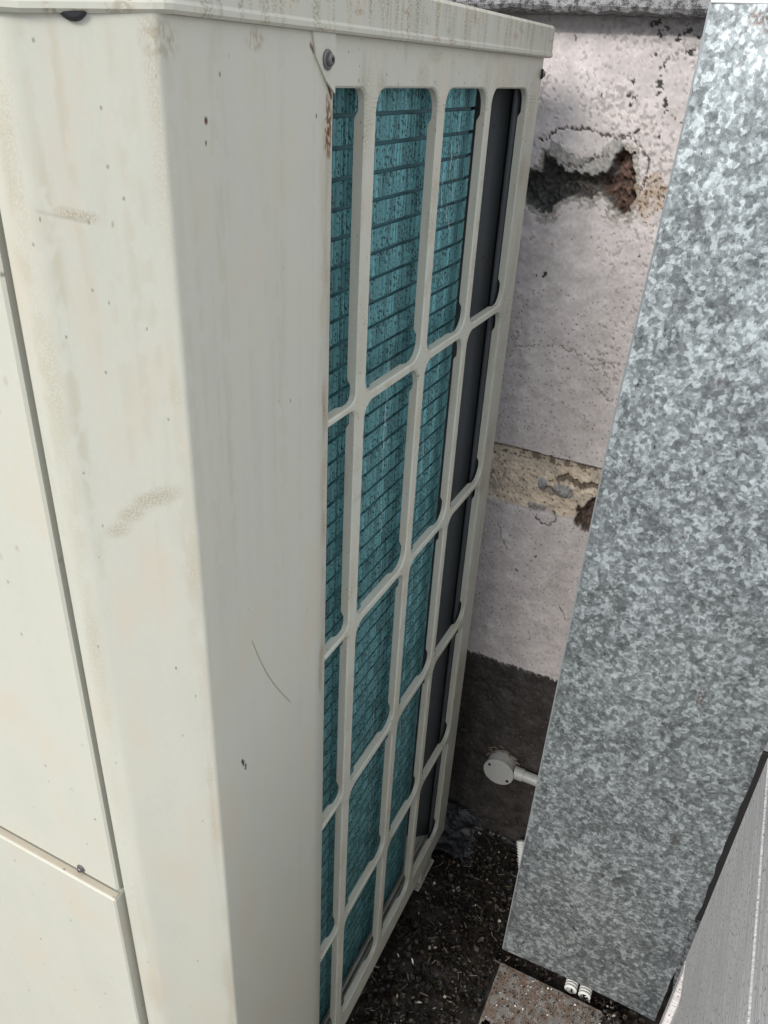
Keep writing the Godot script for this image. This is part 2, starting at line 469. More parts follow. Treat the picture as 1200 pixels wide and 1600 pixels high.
	var tp := [Vector2(-0.5885, LIDY), Vector2(-0.5885, 1.5795), Vector2(-0.5750, 1.588), Vector2(-0.5600, 1.603), Vector2(-0.5555, LIDY)]
	for n in range(1, tp.size() - 1):
		tri(st, Vector3(SX + 0.0018, tp[0].y, tp[0].x), Vector3(SX + 0.0018, tp[n].y, tp[n].x), Vector3(SX + 0.0018, tp[n + 1].y, tp[n + 1].x), Vector3.RIGHT)
	for n in tp.size():
		var a: Vector2 = tp[n]
		var b: Vector2 = tp[(n + 1) % tp.size()]
		quad(st, Vector3(SX + 0.0018, a.y, a.x), Vector3(SX + 0.0018, b.y, b.x), Vector3(SX - 0.001, b.y, b.x), Vector3(SX - 0.001, a.y, a.x))
	put("lapped_tab", st, M.rustframe, parent)

func make_corner(parent: Node3D) -> void:
	# one folded sheet: return lip, side, slanted face, front return
	var prof: Array[Vector2] = []   # x, z
	prof.append(Vector2(SX - 0.012, GZ - 0.0015))
	prof.append(Vector2(SX - 0.0015, GZ - 0.0015))
	prof.append(Vector2(SX, GZ))
	for k in range(1, 9): prof.append(Vector2(SX, lerpf(GZ, ZF - 0.003, k / 8.0)))
	var a := Vector2(SX, ZF)
	var b := Vector2(-0.390, -0.342)
	var c := Vector2(-0.4115, -0.3375)
	var fil := func(p: Vector2, q: Vector2, r: Vector2, d: float) -> void:
		var s := q + (p - q).normalized() * d
		var e := q + (r - q).normalized() * d
		for k in 7:
			var t := k / 6.0
			prof.append(s.lerp(q, t).lerp(q.lerp(e, t), t))
	fil.call(Vector2(SX, GZ), a, b, 0.003)
	for k in range(1, 4): prof.append(a.lerp(b, k / 4.0))
	fil.call(a, b, c, 0.006)
	prof.append(c + Vector2(0.003, -0.0003))
	prof.append(c + Vector2(0.0008, -0.001))
	prof.append(c + Vector2(0, -0.003))
	prof.append(c + Vector2(0, -0.022))
	var NY := 48
	var wob := noise(91, 6.0, FastNoiseLite.TYPE_SIMPLEX_SMOOTH, 2)
	var st := mb()
	st.set_smooth_group(0)
	var s := -0.0135
	var S := []
	for k in prof.size():
		if k > 0: s += prof[k].distance_to(prof[k - 1])
		S.append(s)
	for j in NY + 1:
		var y := lerpf(LIDY, BASEY, j / float(NY))
		for k in prof.size():
			var amp := 0.0011 if (prof[k].x == SX and k > 3) else 0.0004
			if k < 3 or k > prof.size() - 4: amp = 0.0
			var dx := wob.get_noise_2d(S[k] * 1.2, y * 0.5) * amp
			st.set_uv(Vector2(S[k] / 0.33, (LIDY - y) / 1.504))
			st.add_vertex(Vector3(prof[k].x + dx, y, prof[k].y))
	var w := prof.size()
	for j in NY:
		for k in w - 1:
			var q := j * w + k
			for v: int in [q, q + 1, q + w, q + 1, q + w + 1, q + w]: st.add_index(v)
	st.generate_normals()
	put("corner_panel", st, M.corner, parent)

func make_coil(parent: Node3D) -> void:
	# fin pack face: straight run, then a bend away round the rear corner
	var path: Array[Vector2] = []   # x, z
	var X0 := -0.364
	var z := -0.545
	while z > -0.985: path.append(Vector2(X0, z)); z -= 0.001
	var R := 0.055
	for k in 80: path.append(Vector2(X0 - R + R * cos(k / 80.0 * PI * 0.5), -0.985 - R * sin(k / 80.0 * PI * 0.5)))
	for k in 120: path.append(Vector2(X0 - R - 0.002 * k, -0.985 - R))
	var bk := mb()
	var prev := Vector2.ZERO
	for k in range(0, path.size(), 12):
		var t := (path[mini(k + 1, path.size() - 1)] - path[maxi(k - 1, 0)]).normalized()
		var nrm := Vector2(-t.y, t.x)     # outward
		if nrm.dot(Vector2(1, -0.5)) < 0: nrm = -nrm
		var q := path[k] - nrm * 0.0045
		if k > 0: quad(bk, Vector3(prev.x, 0.135, prev.y), Vector3(q.x, 0.135, q.y), Vector3(q.x, 1.60, q.y), Vector3(prev.x, 1.60, prev.y), Vector3(1, 0, -0.3))
		prev = q
	var pack := put("heat_exchanger", bk, M.finback, parent)
	var meshes := []
	for variant in 16:
		var st := mb()
		lift = 0.0413 * variant
		var H := 0.0214
		var wn := noise(200, 0.09, FastNoiseLite.TYPE_SIMPLEX, 2)
		for k in range(0, path.size() - 2, 2):
			var t := (path[k + 2] - path[k]).normalized()
			var nrm := Vector2(-t.y, t.x)
			if nrm.dot(Vector2(1, -0.5)) < 0: nrm = -nrm
			var j := wn.get_noise_1d(k) * 0.0005
			var a := path[k] - nrm * (0.0013 + j)
			var b := path[k] + (path[k + 1] - path[k]) * (0.9 + wn.get_noise_1d(k * 3.0 + 50) * 0.5) + nrm * j
			var c := path[k + 2] - nrm * (0.0013 + j)
			var u := k * 0.001
			fin_face(st, a, b, u, u + 0.001, H, nrm)
			fin_face(st, b, c, u + 0.001, u + 0.002, H, nrm)
			if k % 4 == 0:
				var e := path[mini(k + 4, path.size() - 1)]
				var v := func(p: Vector2, y: float) -> Vector3: return Vector3(p.x, y, p.y)
				for y: float in [0.0, H]:
					quad(st, v.call(path[k] - nrm * 0.0006, y), v.call(e - nrm * 0.0006, y), v.call(e - nrm * 0.0045, y), v.call(path[k] - nrm * 0.0045, y), Vector3.UP if y > 0 else Vector3.DOWN)
		meshes.append(st.commit())
	lift = 0.0
	for r in 57:
		var o := put("fin_row", meshes[(r * 5 + r / 3) % 16], M.fin, pack)
		o.position.y = 0.140 + r * 0.0254
	# crushed fins where bare metal shows
	var st := mb()
	var runs := [[[-0.7051, 1.5362], [-0.7072, 1.4359]], [[-0.7841, 1.3098], [-0.7829, 1.1977], [-0.7886, 1.0576], [-0.775, 1.042], [-0.7537, 1.0377]], [[-0.8187, 0.9234], [-0.8007, 0.7934], [-0.7949, 0.6937]], [[-0.80, 0.66], [-0.8072, 0.4726]], [[-0.9106, 1.1661], [-0.9134, 1.1013]], [[-0.9212, 0.8307], [-0.9087, 0.8009]], [[-0.9131, 0.6311], [-0.915, 0.5216]], [[-0.9053, 1.4962], [-0.907, 1.455]], [[-0.925, 1.53], [-0.928, 1.44]], [[-0.936, 1.54], [-0.9385, 1.43]], [[-0.945, 1.55], [-0.949, 1.46]], [[-0.70, 1.38], [-0.703, 1.31]], [[-0.706, 1.20], [-0.71, 1.1]], [[-0.91, 0.95], [-0.913, 0.90]]]
	for run: Array in runs:
		for s in run.size() - 1:
			var A := Vector2(run[s][0], run[s][1])
			var B := Vector2(run[s + 1][0], run[s + 1][1])
			var L := A.distance_to(B)
			var at := 0.0
			while at < L:
				var ln := rng.randf_range(0.006, 0.034)
				var p := A.lerp(B, at / L) + Vector2(rng.randf_range(-0.0006, 0.0006), 0)
				var q := A.lerp(B, minf(at + ln, L) / L) + Vector2(rng.randf_range(-0.0006, 0.0006), 0)
				at += ln * rng.randf_range(0.85, 1.3)
				var ww := rng.randf_range(0.0002, 0.0008)
				var o := rng.randf_range(0.0008, 0.0026)
				quad(st, Vector3(X0 + 0.0009, p.y, p.x - ww * 0.5), Vector3(X0 + 0.0010, p.y, p.x + ww * 0.5), Vector3(X0 + 0.0009 + o, q.y, q.x + ww), Vector3(X0 + 0.0008 + o, q.y, q.x - ww), Vector3.RIGHT)
	var bf := put("bent_fins", st, M.bare, pack)
	bf.set_meta("kind", "stuff")

func fin_face(st: SurfaceTool, a: Vector2, b: Vector2, u0: float, u1: float, h: float, nrm: Vector2) -> void:
	var n := Vector3(-(b.y - a.y), 0, b.x - a.x).normalized()
	if n.dot(Vector3(nrm.x, 0, nrm.y)) < 0: n = -n
	for q: Array in [[a, u0, 0.0], [b, u1, h], [b, u1, 0.0], [a, u0, 0.0], [a, u0, h], [b, u1, h]]:
		st.set_normal(n); st.set_uv(Vector2(q[1], lift - q[2])); st.add_vertex(Vector3(q[0].x, q[2], q[0].y))

func screw(called: String, at: Vector3, out: Vector3, r: float, m: Material, parent: Node3D) -> void:
	var b := Basis(Quaternion(Vector3.UP, out.normalized()))
	var st := mb()
	lathe(st, [Vector2(r, 0), Vector2(r, r * 0.2), Vector2(r * 0.85, r * 0.3), Vector2(r * 0.62, r * 0.3), Vector2(r * 0.6, r * 0.6), Vector2(r * 0.45, r * 0.75), Vector2(r * 0.26, r * 0.75), Vector2(r * 0.24, r * 0.5), Vector2(0.0001, r * 0.5)], Transform3D(b, at), 22)
	put(called, st, m, parent)

func make_unit() -> void:
	var u := thing("air_conditioner", "tall cream outdoor air conditioner with side guard over blue-green fins", "air conditioner")
	make_corner(u)
	make_guard(u)
	make_coil(u)
	# lid: flat pan with a turned-down rim, corner cut to follow the body
	var out: Array[Vector2] = [Vector2(-0.325, -1.163), Vector2(-0.325, -0.402), Vector2(-0.3265, -0.396), Vector2(-0.330, -0.391), Vector2(-0.378, -0.345), Vector2(-0.387, -0.3385), Vector2(-0.398, -0.3355), Vector2(-1.32, -0.3355), Vector2(-1.32, -1.163)]
	out.insert(0, Vector2(-0.327, -1.167)); out.insert(0, Vector2(-0.332, -1.170)); out.append(Vector2(-1.315, -1.170))
	var st := mb()
	var cen := Vector2(-0.8, -0.76)
	var yb := LIDY
	var yt := LIDY + 0.036
	for k in out.size():
		var a := out[k]
		var b := out[(k + 1) % out.size()]
		var v := func(p: Vector2, inset: float, y: float) -> Vector3:
			var q := p + (cen - p).normalized() * inset
			return Vector3(q.x, y - (0.0042 * smoothstep(-0.40, -0.36, p.y) if y < yb + 0.008 else 0.0), q.y)
		var o := Vector3(b.y - a.y, 0, a.x - b.x)
		if o.dot(Vector3(cen.x - a.x, 0, cen.y - a.y)) > 0: o = -o
		quad(st, v.call(a, 0.002, yb), v.call(b, 0.002, yb), v.call(b, -0.0005, yb + 0.002), v.call(a, -0.0005, yb + 0.002), o - Vector3(0, 0.5, 0))
		quad(st, v.call(a, -0.0005, yb + 0.002), v.call(b, -0.0005, yb + 0.002), v.call(b, -0.0005, yb + 0.005), v.call(a, -0.0005, yb + 0.005), o)
		quad(st, v.call(a, -0.0005, yb + 0.005), v.call(b, -0.0005, yb + 0.005), v.call(b, 0.001, yb + 0.007), v.call(a, 0.001, yb + 0.007), o)
		quad(st, v.call(a, 0.001, yb + 0.007), v.call(b, 0.001, yb + 0.007), v.call(b, 0.001, yt - 0.003), v.call(a, 0.001, yt - 0.003), o)
		quad(st, v.call(a, 0.001, yt - 0.003), v.call(b, 0.001, yt - 0.003), v.call(b, 0.004, yt), v.call(a, 0.004, yt), o + Vector3.UP * 0.5)
		tri(st, v.call(a, 0.004, yt), v.call(b, 0.004, yt), Vector3(cen.x, yt + 0.012, cen.y), Vector3.UP)
		quad(st, v.call(a, 0.002, yb), v.call(b, 0.002, yb), v.call(b, 0.02, yb + 0.001), v.call(a, 0.02, yb + 0.001), Vector3.DOWN)
		tri(st, v.call(a, 0.02, yb + 0.001), v.call(b, 0.02, yb + 0.001), Vector3(cen.x, yb + 0.001, cen.y), Vector3.DOWN)
	put("lid", st, M.lid, u)
	# front panels, set behind a shadow gap
	st = mb()
	bbox(st, Vector3(-1.30, 0.8785, -0.360), Vector3(-0.4185, LIDY - 0.003, -0.3375), 0.002)
	var up := put("upper_front_panel", st, M.paint, u)
	screw("screw", Vector3(-0.4655, 0.8845, -0.3373), Vector3(0, 0, 1), 0.0048, M.steel, up)
	st = mb()
	bbox(st, Vector3(-1.30, BASEY, -0.360), Vector3(-0.4160, 0.8768, -0.3295), 0.0016)
	var lp := put("lower_front_panel", st, M.paint, u)
	st = mb()
	bbox(st, Vector3(-1.299, 0.8756, -0.3375), Vector3(-0.4170, 0.8778, -0.3310), 0.0004)
	put("ledge", st, M.dust, lp)
	# closed body behind
	st = mb()
	bbox(st, Vector3(-1.31, BASEY, -1.145), Vector3(-1.29, LIDY - 0.001, -0.385), 0.002)
	put("far_side_panel", st, M.paint, u)
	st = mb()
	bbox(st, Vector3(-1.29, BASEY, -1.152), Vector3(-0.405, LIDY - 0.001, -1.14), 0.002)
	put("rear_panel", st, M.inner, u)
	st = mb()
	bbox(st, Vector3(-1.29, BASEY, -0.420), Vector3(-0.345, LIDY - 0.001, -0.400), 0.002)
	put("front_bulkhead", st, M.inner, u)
	# rear corner post seen through the last openings: two folds
	st = mb()
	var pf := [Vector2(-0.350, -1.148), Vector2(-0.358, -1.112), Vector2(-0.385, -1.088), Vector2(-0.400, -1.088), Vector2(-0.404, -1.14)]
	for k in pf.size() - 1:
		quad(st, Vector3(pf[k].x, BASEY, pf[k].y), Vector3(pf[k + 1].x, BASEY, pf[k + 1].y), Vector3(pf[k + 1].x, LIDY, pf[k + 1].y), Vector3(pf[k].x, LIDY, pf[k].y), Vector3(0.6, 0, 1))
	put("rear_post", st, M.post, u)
	st = mb()
	bbox(st, Vector3(-0.3485, BASEY, -1.1475), Vector3(-0.3440, LIDY, -1.090), 0.001)
	put("rear_cover_strip", st, M.inner, u)
	# base pan with its upstand, and the feet
	st = mb()
	bbox(st, Vector3(-1.29, BASEY - 0.004, -1.139), Vector3(-0.349, BASEY + 0.010, -0.421), 0.003)
	bbox(st, Vector3(-0.3600, BASEY + 0.0105, -1.085), Vector3(-0.3560, BASEY + 0.030, -0.60), 0.0015)
	put("base_pan", st, M.rustframe, u)
	for p: Vector2 in [Vector2(-0.345, -1.10), Vector2(-0.345, -0.46), Vector2(-1.27, -1.10), Vector2(-1.27, -0.46)]:
		st = mb()
		bbox(st, Vector3(p.x - 0.03, 0.004, p.y - 0.045), Vector3(p.x + 0.001, 0.010, p.y + 0.045), 0.002)
		bbox(st, Vector3(p.x - 0.03, 0.0095, p.y - 0.03), Vector3(p.x - 0.002, BASEY - 0.004, p.y + 0.03), 0.003)
		put("foot", st, M.rustframe, u)
	screw("side_screw", Vector3(SX + 0.0016, 1.6015, -0.5758), Vector3(1, 0, 0), 0.0068, M.steel, u)
	screw("rear_screw", Vector3(SX - 0.001, 1.600, -1.1450), Vector3(1, 0, -0.7), 0.006, M.steel, u)
	st = mb()
	var cd := Vector3(0.051, 0, 0.060).normalized()
	lathe(st, [Vector2(0.008, 0), Vector2(0.008, 0.002), Vector2(0.006, 0.003), Vector2(0.0001, 0.0034)], Transform3D(Basis(Quaternion(Vector3.UP, cd)), Vector3(-0.362, 1.6200, -0.3657)), 24)
	put("rubber_plug", st, M.black, u)

# ---------------------------------------------------------------- rear wall
func make_wall() -> void:
	var wl := thing("rendered_wall", "pinkish grey rendered wall with broken plaster and a dark painted foot", "wall")
	var hole := PackedVector2Array([Vector2(-0.3967, 1.4652), Vector2(-0.3528, 1.4686), Vector2(-0.353, 1.4946), Vector2(-0.3371, 1.4892), Vector2(-0.324, 1.478), Vector2(-0.3095, 1.4732), Vector2(-0.2746, 1.4702), Vector2(-0.2478, 1.4815), Vector2(-0.2461, 1.497), Vector2(-0.2347, 1.5108), Vector2(-0.2198, 1.5057), Vector2(-0.2141, 1.4781), Vector2(-0.2048, 1.4435), Vector2(-0.2123, 1.4223), Vector2(-0.2269, 1.423), Vector2(-0.239, 1.4354), Vector2(-0.256, 1.4484), Vector2(-0.269, 1.4391), Vector2(-0.3035, 1.4378), Vector2(-0.3244, 1.4262), Vector2(-0.332, 1.4088), Vector2(-0.3506, 1.4115), Vector2(-0.3921, 1.433)])
	var rust := PackedVector2Array([Vector2(-0.2461, 1.497), Vector2(-0.2347, 1.5108), Vector2(-0.2198, 1.5057), Vector2(-0.2141, 1.4781), Vector2(-0.2048, 1.4435), Vector2(-0.2123, 1.4223), Vector2(-0.2269, 1.423), Vector2(-0.2375, 1.4401), Vector2(-0.2598, 1.4559), Vector2(-0.2638, 1.4645), Vector2(-0.2368, 1.4737)])
	var halo := PackedVector2Array([Vector2(-0.3631, 1.5116), Vector2(-0.349, 1.517), Vector2(-0.3428, 1.5252), Vector2(-0.3197, 1.5333), Vector2(-0.2859, 1.5325), Vector2(-0.2705, 1.5262), Vector2(-0.2468, 1.5248), Vector2(-0.2335, 1.5279), Vector2(-0.2098, 1.5129), Vector2(-0.1986, 1.5032), Vector2(-0.1946, 1.4733), Vector2(-0.2001, 1.4552)])
	var halo2 := PackedVector2Array([Vector2(-0.3214, 1.485), Vector2(-0.301, 1.4812), Vector2(-0.2869, 1.4847), Vector2(-0.2726, 1.4991), Vector2(-0.2535, 1.4985)])
	var btop := PackedVector2Array([Vector2(-0.3712, 1.0047), Vector2(-0.3216, 1.0051), Vector2(-0.2772, 1.0034), Vector2(-0.234, 1.0028), Vector2(-0.2063, 1.0018), Vector2(-0.1669, 1.0029)])
	var bbot := PackedVector2Array([Vector2(-0.3735, 0.8904), Vector2(-0.3285, 0.8892), Vector2(-0.2938, 0.8891), Vector2(-0.2556, 0.8927), Vector2(-0.2327, 0.8894), Vector2(-0.2045, 0.8928), Vector2(-0.1788, 0.883)])
	var brk := PackedVector2Array([Vector2(-0.2028, 0.9205), Vector2(-0.1908, 0.9142), Vector2(-0.1839, 0.9357), Vector2(-0.1654, 0.9506), Vector2(-0.1418, 0.908), Vector2(-0.148, 0.8713), Vector2(-0.1808, 0.8698), Vector2(-0.2004, 0.8815)])
	var over := PackedVector2Array([Vector2(-0.2442, 0.9599), Vector2(-0.2328, 0.9701), Vector2(-0.2189, 0.9644), Vector2(-0.2047, 0.9563), Vector2(-0.1848, 0.9642), Vector2(-0.1715, 0.9608)])
	var ring := PackedVector2Array([Vector2(-0.2755, 0.8741), Vector2(-0.2653, 0.8669), Vector2(-0.2464, 0.8624), Vector2(-0.2362, 0.8833), Vector2(-0.2403, 0.8947)])
	var hair := [PackedVector2Array([Vector2(-0.233, 1.632), Vector2(-0.20, 1.627), Vector2(-0.175, 1.639), Vector2(-0.14, 1.645)]), PackedVector2Array([Vector2(-0.345, 0.84), Vector2(-0.333, 0.81), Vector2(-0.318, 0.79)]), PackedVector2Array([Vector2(-0.36, 1.19), Vector2(-0.28, 1.205), Vector2(-0.2, 1.19), Vector2(-0.13, 1.2)]), PackedVector2Array([Vector2(-0.22, 1.16), Vector2(-0.19, 1.13), Vector2(-0.15, 1.12)]), PackedVector2Array([Vector2(-0.20, 0.70), Vector2(-0.18, 0.67), Vector2(-0.15, 0.66)])]
	var spots := [[-0.238, 1.5951, 0.004], [-0.2384, 1.578, 0.006], [-0.2384, 1.57, 0.003], [-0.3257, 1.3177, 0.005], [-0.335, 1.312, 0.003], [-0.2818, 1.5766, 0.002], [-0.1815, 1.3654, 0.003], [-0.1858, 1.1855, 0.002], [-0.1893, 1.5739, 0.006], [-0.186, 1.566, 0.004], [-0.203, 1.5969, 0.006], [-0.2, 1.585, 0.004], [-0.1894, 1.651, 0.005], [-0.3295, 1.6464, 0.003], [-0.2212, 1.5351, 0.003], [-0.231, 1.532, 0.002], [-0.17, 1.635, 0.006], [-0.223, 1.668, 0.006], [-0.207, 1.664, 0.005], [-0.215, 1.655, 0.004], [-0.18, 1.66, 0.006], [-0.165, 1.655, 0.005], [-0.2, 1.62, 0.004], [-0.215, 1.63, 0.003], [-0.26, 0.79, 0.003], [-0.272, 0.78, 0.003], [-0.25, 0.82, 0.002], [-0.29, 0.75, 0.004], [-0.16, 1.55, 0.003], [-0.19, 1.53, 0.003]]
	var nf := noise(71, 120.0, FastNoiseLite.TYPE_SIMPLEX, 3)
	var nc := noise(72, 14.0, FastNoiseLite.TYPE_SIMPLEX, 3)
	var np := noise(73, 75.0, FastNoiseLite.TYPE_SIMPLEX, 2)
	var nv := noise(74, 40.0, FastNoiseLite.TYPE_SIMPLEX, 4)
	var nb := noise(75, 6.0, FastNoiseLite.TYPE_SIMPLEX, 2)
	var X0 := -0.47; var X1 := -0.07; var Y1 := 1.676
	var nx := 200; var ny := 838
	var P := PackedVector3Array(); var C := PackedColorArray(); var Zn := PackedByteArray()
	P.resize((nx + 1) * (ny + 1)); C.resize(P.size()); Zn.resize(P.size())
	var paint := Color(0.69, 0.63, 0.612)
	for j in ny + 1:
		var y := Y1 * j / ny
		for i in nx + 1:
			var x := lerpf(X0, X1, i / float(nx))
			var p := Vector2(x, y)
			var f := nf.get_noise_2d(x, y)
			var c0 := nc.get_noise_2d(x, y)
			var pv := np.get_noise_2d(x, y)
			var v := nv.get_noise_2d(x, y)
			var wp := p + Vector2(v, pv) * 0.004
			var h := 0.00012 * f + 0.0022 * c0 + 0.00035 * v
			var col := (paint * (1.0 + 0.12 * c0 + 0.06 * v + 0.035 * f)).lerp(Color(0.54, 0.49, 0.47), clampf(0.5 * nb.get_noise_2d(x * 1.5, y * 0.5) + 0.1, 0, 1))
			var zone := 0
			if y > 1.05:
				# pitted, flaking paint, worse towards the top right
				var pit := pv + 0.5 * f + 0.35 * c0 - 0.98 + 0.45 * smoothstep(1.38, 1.6, y) + 0.32 * smoothstep(-0.33, -0.2, x) + 0.5 * nb.get_noise_2d(x, y)
				if pit > 0.16:
					h -= 0.0013; col = col.lerp(Color(0.24, 0.215, 0.205), 0.5)
				elif pit > 0.10: h += 0.0007; col *= 1.12
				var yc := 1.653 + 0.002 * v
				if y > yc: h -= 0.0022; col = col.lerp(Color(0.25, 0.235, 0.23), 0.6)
			var bt := y_at(btop, x) + 0.0016 * v
			var bo := y_at(bbot, x) + 0.0022 * v
			if y < bt and y > bo:
				zone = 1
				h = -0.006 + 0.0014 * f + 0.003 * v
				col = Color(0.77, 0.65, 0.505) * (1.0 + 0.16 * v + 0.08 * f)
				col = col.lerp(Color(0.48, 0.43, 0.36), clampf(c0 * 1.5, 0, 0.6))
				if pv + 0.6 * f > 0.72: h -= 0.003; col = Color(0.22, 0.16, 0.11)
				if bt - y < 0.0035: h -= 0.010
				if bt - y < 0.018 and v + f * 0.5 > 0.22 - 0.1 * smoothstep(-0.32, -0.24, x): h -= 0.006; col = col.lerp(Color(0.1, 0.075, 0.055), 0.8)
				var dl := Vector2((x + 0.2335) / 0.020, (y - 0.9405) / 0.0135).length()
				if dl < 1.0: h += 0.014 * sqrt(1.0 - dl * dl) + 0.002 * f; col = Color(0.36, 0.36, 0.35) * (1.0 + 0.5 * f)
				dl = Vector2((x + 0.272) / 0.009, (y - 0.944) / 0.0125).length()
				if dl < 1.0: h += 0.007 * sqrt(1.0 - dl * dl); col = Color(0.34, 0.36, 0.38)
				dl = Vector2((x + 0.255) / 0.022, (y - 0.936) / 0.009).length()
				if dl < 1.0: h -= 0.004 * (1 - dl); col = col.lerp(Color(0.25, 0.21, 0.18), 0.7)
				var ol := line_d(wp, over)
				if ol < 0.006: h -= 0.011 * (1.0 - ol / 0.006); col = col.lerp(Color(0.10, 0.07, 0.05), 0.75)
				dl = maxf(absf(x + 0.275) / 0.0165, absf(y - 0.8955) / 0.008)
				if dl < 1.0: h += 0.006; col = Color(0.38, 0.36, 0.34) * (1.0 + 0.3 * f)
			elif y <= bo and bo - y < 0.003: h -= 0.002; col *= 0.75
			if y < 1.06 and y > 0.82:
				var bd := poly_d(wp, brk)
				if bd > 0: h = -0.006 - minf(0.02, bd * 2.5) + 0.004 * v; col = Color(0.12, 0.085, 0.065) * (1.0 + 0.9 * maxf(f, -0.6)); zone = 1
				if line_d(wp, ring) < 0.0014: h -= 0.003; col = Color(0.12, 0.10, 0.09)
			if y > 1.36 and y < 1.56:
				var hd := poly_d(wp, hole)
				if hd > 0:
					h = -0.005 - minf(0.022, hd * 3.0) + 0.008 * v + 0.003 * f
					col = Color(0.14, 0.122, 0.108) * (1.0 + 0.5 * v + 0.5 * f)
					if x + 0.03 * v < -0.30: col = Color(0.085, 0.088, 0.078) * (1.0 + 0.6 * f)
					if poly_d(wp, rust) > 0: col = Color(0.115, 0.070, 0.052) * (1.0 + 0.9 * v + 0.8 * f)
				else:
					if hd > -0.022 and y > 1.455 and y < 1.53 and x > -0.345 and x < -0.24:
						h += 0.004 * smoothstep(-0.022, -0.004, hd) + 0.0012 * f; col = Color(0.34, 0.325, 0.30) * (1.0 + 0.22 * v + 0.2 * f)
					elif hd > -0.007: h -= 0.0015; col = Color(0.36, 0.335, 0.30) * (1.0 + 0.5 * f)
					elif hd > -0.016 and y < 1.45 and v > -0.1: h -= 0.001; col = col.lerp(Color(0.26, 0.24, 0.21), 0.6)
					# rust wash soaked into the render, grainy
					var rs := smoothstep(0.055, 0.0, p.distance_to(Vector2(-0.178, 1.452))) + 0.7 * v + 0.3 * f - 0.2
					if rs > 0.2: col = col.lerp(Color(0.43, 0.31, 0.19), clampf(rs * 0.9, 0, 0.7))
					if rs > 0.45 and f > 0.32: col = Color(0.14, 0.09, 0.06)
				if line_d(wp, halo) < 0.0012 or line_d(wp, halo2) < 0.0012: h -= 0.003; col = Color(0.11, 0.095, 0.085)
			for l: PackedVector2Array in hair:
				if absf(y - l[0].y) < 0.06 and line_d(wp, l) < 0.0009: h -= 0.0012; col = col.lerp(Color(0.13, 0.11, 0.10), 0.7)
			for s: Array in spots:
				if absf(y - s[1]) < 0.012 and absf(x - s[0]) < 0.012 and wp.distance_to(Vector2(s[0], s[1])) < s[2] * (0.75 + 0.8 * f): h -= 0.001; col = Color(0.05, 0.045, 0.042)
			if y < 1.3 and y > 0.52 and zone == 0 and np.get_noise_2d(x * 1.6 + 5, y * 1.6) > 0.77: col = Color(0.11, 0.10, 0.095)
			var py := 0.5155 + 0.004 * v + 0.003 * f
			if y < py:
				zone = 3
				h = 0.0022 * c0 + 0.0004 * f + 0.0005 * v + (0.003 if py - y > 0.003 else 0.0015)
				col = Color(0.056, 0.049, 0.045) * (1.0 + 0.35 * c0 + 0.2 * f + 0.25 * v)
				if pv + 0.4 * f > 0.74: col = Color(0.12, 0.11, 0.10)
			elif zone == 0 and y < 0.95: zone = 2
			var k := j * (nx + 1) + i
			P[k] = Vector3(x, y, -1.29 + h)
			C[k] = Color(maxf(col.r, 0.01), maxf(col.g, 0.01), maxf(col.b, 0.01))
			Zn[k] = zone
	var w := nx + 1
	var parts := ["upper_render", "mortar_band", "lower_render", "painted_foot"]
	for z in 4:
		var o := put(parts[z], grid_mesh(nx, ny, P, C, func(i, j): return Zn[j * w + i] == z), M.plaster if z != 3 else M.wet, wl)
		if z == 1: o.set_meta("label", "bare ochre mortar band with cracks and stones")
		if z == 3: o.set_meta("label", "black painted foot of the wall")
	# the same wall carried on to both sides and above
	var st := mb()
	bbox(st, Vector3(-3.5, 0.5155, -1.55), Vector3(-0.4705, Y1, -1.2895), 0.001)
	bbox(st, Vector3(-0.0695, 0.5155, -1.55), Vector3(3.5, Y1, -1.2895), 0.001)
	bbox(st, Vector3(-3.5, Y1 + 0.002, -1.55), Vector3(3.5, 2.3, -1.2895), 0.001)
	var side = M.plaster.duplicate(); side.vertex_color_use_as_albedo = false; side.albedo_color = lin(0.69, 0.63, 0.612)
	put("render", st, side, wl)
	st = mb()
	bbox(st, Vector3(-3.5, 0.0, -1.549), Vector3(-0.4705, 0.5135, -1.2865), 0.001)
	bbox(st, Vector3(-0.0695, 0.0, -1.549), Vector3(3.5, 0.5135, -1.2865), 0.001)
	var ft = M.wet.duplicate(); ft.vertex_color_use_as_albedo = false; ft.albedo_color = lin(0.062, 0.054, 0.049)
	put("foot_paint", st, ft, wl)
	# projecting cement ledge with a ragged lower arris
	st = mb()
	var ln := noise(81, 22.0, FastNoiseLite.TYPE_SIMPLEX, 4)
	var prev := []
	for k in 260:
		var x := -1.3 + k * 0.01
		if k > 70 and k < 200: x = -0.6 + (k - 70) * 0.0045
		elif k >= 200: x = -0.015 + (k - 200) * 0.03
		var e := ln.get_noise_1d(x) * 0.004
		var e2 := ln.get_noise_1d(x * 1.3 + 40) * 0.003
		var row := [Vector3(x, 1.674, -1.2885), Vector3(x, 1.675 + e2 * 0.4, -1.272 + e), Vector3(x, 1.677 + e, -1.243 + e2), Vector3(x, 1.682 + e * 0.6, -1.239 + e2), Vector3(x, 1.79, -1.238 + e * 0.3), Vector3(x, 1.80, -1.245), Vector3(x, 1.815, -1.2885)]
		if not prev.is_empty():
			for q in row.size() - 1: quad(st, prev[q], row[q], row[q + 1], prev[q + 1], Vector3(0, -0.4 if q < 2 else 0.4, 1))
		prev = row
	put("ledge", st, M.cement, wl)

